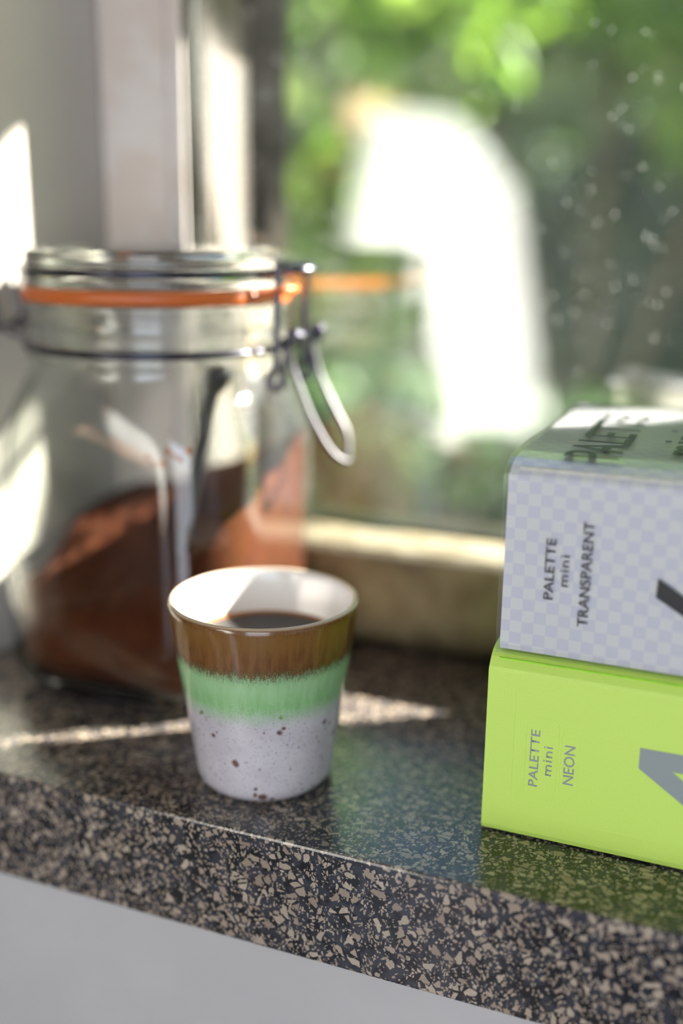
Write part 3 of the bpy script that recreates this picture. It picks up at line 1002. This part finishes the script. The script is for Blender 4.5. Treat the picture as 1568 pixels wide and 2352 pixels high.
def leaf_cloud(centres, n, size, flat=0.6):
    """n folded leaves spread through ellipsoids (centre, radii)"""
    w = np.array([r[0] * r[1] * r[2] for c, r in centres]); w = w / w.sum()
    idx = RNG.choice(len(centres), n, p=w)
    C = np.array([c for c, r in centres])[idx]; R = np.array([r for c, r in centres])[idx]
    d = RNG.normal(size=(n, 3)); d /= np.linalg.norm(d, axis=1)[:, None]
    rad = RNG.uniform(0.45, 1.0, n) ** 0.5
    P_ = C + d * R * rad[:, None]
    ax = RNG.normal(size=(n, 3)); ax[:, 2] -= 0.5; ax /= np.linalg.norm(ax, axis=1)[:, None]
    nr = RNG.normal(size=(n, 3)); nr[:, 2] += flat
    nr -= ax * (nr * ax).sum(1)[:, None]; nr /= np.linalg.norm(nr, axis=1)[:, None]
    sd = np.cross(ax, nr)
    L = size * RNG.uniform(0.65, 1.25, n)[:, None]
    W = L * RNG.uniform(0.26, 0.36, n)[:, None]
    p0 = P_ - ax * L * 0.5; p1 = P_ + ax * L * 0.5 - nr * L * 0.08
    a1 = P_ - ax * L * 0.12 + sd * W + nr * W * 0.3; b1 = P_ - ax * L * 0.12 - sd * W + nr * W * 0.3
    a2 = P_ + ax * L * 0.2 + sd * W * 0.75 + nr * W * 0.2; b2 = P_ + ax * L * 0.2 - sd * W * 0.75 + nr * W * 0.2
    V = np.stack([p0, a1, a2, p1, b2, b1], 1).reshape(-1, 3)
    base = (np.arange(n) * 6)[:, None]
    F = np.concatenate([base + np.array([[0, 1, 2, 3]]), base + np.array([[0, 3, 4, 5]])])
    return V, F


def plant(name, label, cat, loc, clumps, n, size, mat, m_wood, trunk=0.02, group=None):
    root = empty(name, loc)
    tag(root, label, cat, group)
    V, F = leaf_cloud(clumps, n, size)
    me = bpy.data.meshes.new('foliage')
    me.from_pydata(V.tolist(), [], F.tolist())
    o = link('foliage', me, mat, root)
    o['kind'] = 'stuff'
    parts = []
    for c, r in clumps:
        c = Vector(c)
        mid = Vector((c.x * 0.35, c.y * 0.35, c.z * 0.5))
        parts.append(tube(smooth_path([(0, 0, 0), mid, c], 5), trunk, 7, taper=lambda t: 1 - 0.7 * t))
    pydata('stem', *merge(*parts), m_wood, root, smooth=True)
    return root


m_l1 = make_leaf('bright_leaf', (0.045, 0.125, 0.012), (0.11, 0.24, 0.022), (0.30, 0.42, 0.10))
m_l2 = make_leaf('dark_leaf', (0.010, 0.032, 0.007), (0.022, 0.062, 0.014), (0.07, 0.15, 0.04), 0.3)
m_l3 = make_leaf('bluish_leaf', (0.025, 0.062, 0.046), (0.045, 0.095, 0.07), (0.11, 0.17, 0.13), 0.3)
m_l4 = make_leaf('thin_spring_leaf', (0.30, 0.50, 0.10), (0.38, 0.58, 0.14), (0.45, 0.62, 0.2), 0.75)
m_wood = painted('bark', (0.10, 0.07, 0.045), (0.16, 0.12, 0.08), 30, 0.85)
GZ = -0.75
ground = structure(pydata('ground', *boxes([(-9, 0.30, GZ - 0.2, 7, 14, GZ)]), painted('lawn', (0.05, 0.10, 0.02), (0.09, 0.15, 0.035), 6, 0.9)), 'lawn outside the window')

plant('leafy_shrub', 'bright green leafy shrub outside the window, above the jar lid', 'shrub', (-0.95, 1.75, GZ),
      [((0, 0, 1.25), (0.42, 0.3, 0.42)), ((0.34, 0.12, 1.42), (0.34, 0.25, 0.28)), ((-0.35, 0.05, 1.05), (0.32, 0.25, 0.4)), ((0.12, 0.1, 0.85), (0.3, 0.25, 0.3))], 1500, 0.105, m_l1, m_wood)
plant('young_tree', 'light green young tree outside, its leaves across the top of the window', 'tree', (-0.25, 2.45, GZ),
      [((0, 0, 1.62), (0.5, 0.35, 0.30)), ((-0.4, -0.1, 1.55), (0.32, 0.3, 0.24)), ((0.35, 0.0, 1.35), (0.28, 0.3, 0.3))], 1300, 0.12, m_l1, m_wood)
plant('low_bush', 'low dark green bush outside, just above the bottom of the window', 'bush', (-0.55, 1.55, GZ),
      [((0, 0, 0.48), (0.38, 0.2, 0.25)), ((-0.32, 0.05, 0.43), (0.28, 0.2, 0.23)), ((0.36, 0.1, 0.45), (0.26, 0.2, 0.23))], 1700, 0.075, m_l2, m_wood)
plant('bluish_shrub', 'bluish dark green shrub outside, behind the stacked books', 'shrub', (0.12, 2.75, GZ),
      [((0, 0, 1.05), (0.42, 0.3, 0.5)), ((-0.35, 0.05, 0.85), (0.3, 0.3, 0.4)), ((0.2, 0, 1.55), (0.35, 0.3, 0.3))], 1300, 0.10, m_l3, m_wood)
plant('shade_shrub', 'unseen shrub close outside the window, added to shade the books', 'shrub', (0.85, 0.62, GZ),  # out of view, added to keep direct sun off the books
      [((-0.01, -0.12, 1.27), (0.15, 0.05, 0.16)), ((0.05, -0.05, 0.95), (0.2, 0.1, 0.22))], 700, 0.034, m_l4, m_wood, 0.008)
plant('shade_climber', 'unseen leafy climber outside, added to shade the dark jamb', 'climber', (0.17, 0.66, GZ),  # unseen leaves added to shade the outer jamb and the stile
      [((0.0, -0.16, 1.36), (0.10, 0.05, 0.18)), ((0.0, -0.14, 1.58), (0.12, 0.06, 0.14))], 1500, 0.040, m_l2, m_wood, 0.008)
plant('shade_bough', 'unseen spring green bough outside, added to block the sun from above', 'bough', (1.20, 0.75, GZ),  # unseen foliage added to cut off the sun patch high on the reveal
      [((-0.98, -0.24, 1.60), (0.26, 0.06, 0.22)), ((-0.62, -0.24, 1.60), (0.28, 0.06, 0.22)), ((-0.22, -0.22, 1.62), (0.28, 0.07, 0.23))], 3600, 0.05, m_l4, m_wood, 0.014)
for hx, hy, mat, lab in ((-2.6, 3.7, m_l2, 'dark hedge plant far outside, behind the jar'), (-1.7, 4.0, m_l1, 'hedge plant far outside, in the middle of the window'), (-0.8, 4.2, m_l1, 'bright hedge plant far outside, right of the middle of the window'), (0.1, 4.5, m_l3, 'bluish hedge plant far outside, behind the books'), (1.0, 4.7, m_l2, 'dark hedge plant far outside, right of the shade shrub'),
                         (1.95, 4.7, m_l1, 'green hedge plant far outside, second from the right end of the hedge'), (2.9, 4.6, m_l2, 'dark hedge plant at the right end of the hedge')):
    plant('hedge_plant', lab, 'hedge', (hx, hy, GZ), [((0, 0, 0.5), (0.55, 0.4, 0.55)), ((0.05, 0, 1.2), (0.55, 0.4, 0.55)), ((-0.05, 0, 1.9), (0.55, 0.4, 0.55)), ((0, 0, 2.5), (0.45, 0.35, 0.4))], 5200, 0.13, mat, m_wood, 0.04, 'hedge plants along the far side of the lawn')

for hx, hy, lab in ((-3.7, 6.7, 'tall tree behind the hedge, far left outside'), (-1.1, 7.2, 'tall tree behind the hedge, straight outside the window'), (1.6, 7.5, 'tall tree behind the hedge, far right outside')):
    plant('tall_tree', lab, 'tree', (hx, hy, GZ), [((0, 0, 3.4), (1.0, 0.9, 1.0)), ((0.3, 0, 4.7), (0.9, 0.8, 0.9)), ((-0.4, 0, 4.2), (0.9, 0.8, 0.8))], 4200, 0.24, m_l4, m_wood, 0.12, 'tall trees behind the hedge')

# ------------------------------------------------------------------ the person standing in the room (seen mirrored in the pane)
person = empty('person', (-0.24, -1.13, ZF))
tag(person, 'person in white shirt standing with bowed head, mirrored in the window pane', 'person')
m_skin = plain('skin', (0.72, 0.46, 0.34), 0.5)
m_shirt = painted('white_shirt', (0.84, 0.85, 0.88), (0.80, 0.81, 0.85), 12, 0.8)
m_trousers = plain('dark_trousers', (0.05, 0.06, 0.09), 0.8)
m_hair = plain('light_brown_hair', (0.62, 0.43, 0.31), 0.6)
m_eye = plain('eye', (0.04, 0.03, 0.025), 0.2)


def skin(name, verts, edges, mat, parent, root=0, sub=2):
    me = bpy.data.meshes.new(name)
    me.from_pydata([tuple(Vector(v[:3]) + Vector((0, 0, 0))) for v in verts], edges, [])
    o = link(name, me, mat, parent)
    md = o.modifiers.new('skin', 'SKIN')
    md.use_smooth_shade = True
    for i, sv in enumerate(me.skin_vertices[0].data):
        r = verts[i][3]
        sv.radius = r if isinstance(r, tuple) else (r, r)
        sv.use_root = (i == root)
    s = o.modifiers.new('sub', 'SUBSURF'); s.levels = sub; s.render_levels = sub
    return o


# local coordinates: origin on the floor below the hips, facing -x
bv, be = [], []


def chain(pts, start=None):
    prev = start
    for p in pts:
        bv.append(p)
        if prev is not None:
            be.append((prev, len(bv) - 1))
        prev = len(bv) - 1
    return prev


pel = chain([(-0.06, 0, 0.86, (0.07, 0.09))])
che = chain([(-0.085, 0, 1.02, (0.08, 0.11)), (-0.12, 0, 1.17, (0.085, 0.12)), (-0.155, 0, 1.29, (0.08, 0.11))], pel)
nk = chain([(-0.195, 0, 1.335, 0.055), (-0.235, 0, 1.345, 0.052)], che)
hd = chain([(-0.275, 0, 1.345, (0.078, 0.072)), (-0.300, 0, 1.315, (0.080, 0.072)), (-0.315, 0, 1.265, (0.060, 0.055)), (-0.318, 0, 1.235, 0.040)], nk)
chain([(-0.385, 0, 1.285, 0.013)], hd - 2)
for s in (-1, 1):
    sh = chain([(-0.15, s * 0.18, 1.28, 0.052)], che)
    el = chain([(-0.17, s * 0.235, 1.14, 0.050), (-0.20, s * 0.245, 1.01, 0.042)], sh)
    wr = chain([(-0.32, s * 0.19, 1.04, 0.036), (-0.43, s * 0.11, 1.08, 0.026)], el)
    pm = chain([(-0.475, s * 0.085, 1.095, (0.020, 0.032))], wr)
    for k, (dy, ln) in enumerate(((0.030, 0.062), (0.011, 0.072), (-0.009, 0.068), (-0.027, 0.052))):
        chain([(-0.505, s * (0.075 + dy), 1.105, 0.0095), (-0.505 - ln * 0.45, s * (0.066 + dy), 1.118, 0.0085), (-0.505 - ln * 0.75, s * (0.056 + dy), 1.135, 0.0075)], pm)
    chain([(-0.47, s * 0.055, 1.118, 0.011), (-0.487, s * 0.040, 1.140, 0.009)], pm)
    hp_ = chain([(-0.06, s * 0.085, 0.79, 0.055)], pel)
    an = chain([(-0.05, s * 0.103, 0.62, 0.066), (-0.04, s * 0.105, 0.46, 0.052), (-0.015, s * 0.105, 0.28, 0.052), (0.02, s * 0.105, 0.09, 0.035)], hp_)
    chain([(-0.03, s * 0.112, 0.040, 0.034), (-0.13, s * 0.125, 0.030, 0.026)], an)
skin('body', bv, be, m_skin, person)
sv_, se_ = [], []
bv, be = sv_, se_
pel = chain([(-0.06, 0, 0.76, (0.118, 0.165)), (-0.06, 0, 0.88, (0.122, 0.165))])
che = chain([(-0.085, 0, 1.02, (0.125, 0.165)), (-0.12, 0, 1.17, (0.135, 0.185)), (-0.15, 0, 1.29, (0.118, 0.172)), (-0.185, 0, 1.335, 0.075)], pel) - 1
for s in (-1, 1):
    chain([(-0.15, s * 0.19, 1.28, 0.083), (-0.168, s * 0.232, 1.15, 0.075), (-0.185, s * 0.245, 1.05, 0.066)], che)
skin('shirt', sv_, se_, m_shirt, person)
tv_, te_ = [], []
bv, be = tv_, te_
pel = chain([(-0.06, 0, 0.88, (0.09, 0.13)), (-0.06, 0, 0.83, (0.105, 0.15))])
for s in (-1, 1):
    chain([(-0.06, s * 0.09, 0.78, 0.096), (-0.05, s * 0.103, 0.62, 0.088), (-0.04, s * 0.107, 0.46, 0.074), (-0.015, s * 0.107, 0.28, 0.068), (0.02, s * 0.107, 0.09, 0.058)], pel)
skin('trousers', tv_, te_, m_trousers, person)
hb = bmesh.new()
bmesh.ops.create_uvsphere(hb, u_segments=24, v_segments=14, radius=1)
for v in list(hb.verts):
    if v.co.x < -0.35 and v.co.z < 0.55 or v.co.z < -0.35:
        hb.verts.remove(v)
for v in hb.verts:
    v.co = Vector((v.co.x * 0.098 - 0.278, v.co.y * 0.088, v.co.z * 0.094 + 1.338))
hm = bpy.data.meshes.new('hair'); hb.to_mesh(hm); hb.free()
ho = link('hair', hm, m_hair, person, True)
sm = ho.modifiers.new('solid', 'SOLIDIFY'); sm.thickness = 0.012
for s in (-1, 1):
    eb = bmesh.new(); bmesh.ops.create_uvsphere(eb, u_segments=10, v_segments=8, radius=0.011)
    em = bpy.data.meshes.new('eye'); eb.to_mesh(em); eb.free()
    eo = link('eye', em, m_eye, person, True); eo.location = (-0.368, s * 0.030, 1.312)
    sb, ss = boxes([(-0.155, s * 0.12 - 0.045, 0.0, 0.065, s * 0.12 + 0.045, 0.022), (-0.150, s * 0.12 - 0.041, 0.022, 0.062, s * 0.12 + 0.041, 0.060), (-0.06, s * 0.12 - 0.04, 0.06, 0.06, s * 0.12 + 0.04, 0.085)])
    bevel(pydata('shoe', sb, ss, m_trousers, person), 0.012, 3)

# light focused by the clear glass: the sun may pass through the jar
sun_data.cycles.is_caustics_light = True
for o in (jar_body, lid):
    o.cycles.is_caustics_caster = True
for o in (grounds, crumbs, sill):
    o.cycles.is_caustics_receiver = True
for o in bpy.data.objects:
    if o.name in ('wall_north',) or o.parent == scoop:
        o.cycles.is_caustics_receiver = True
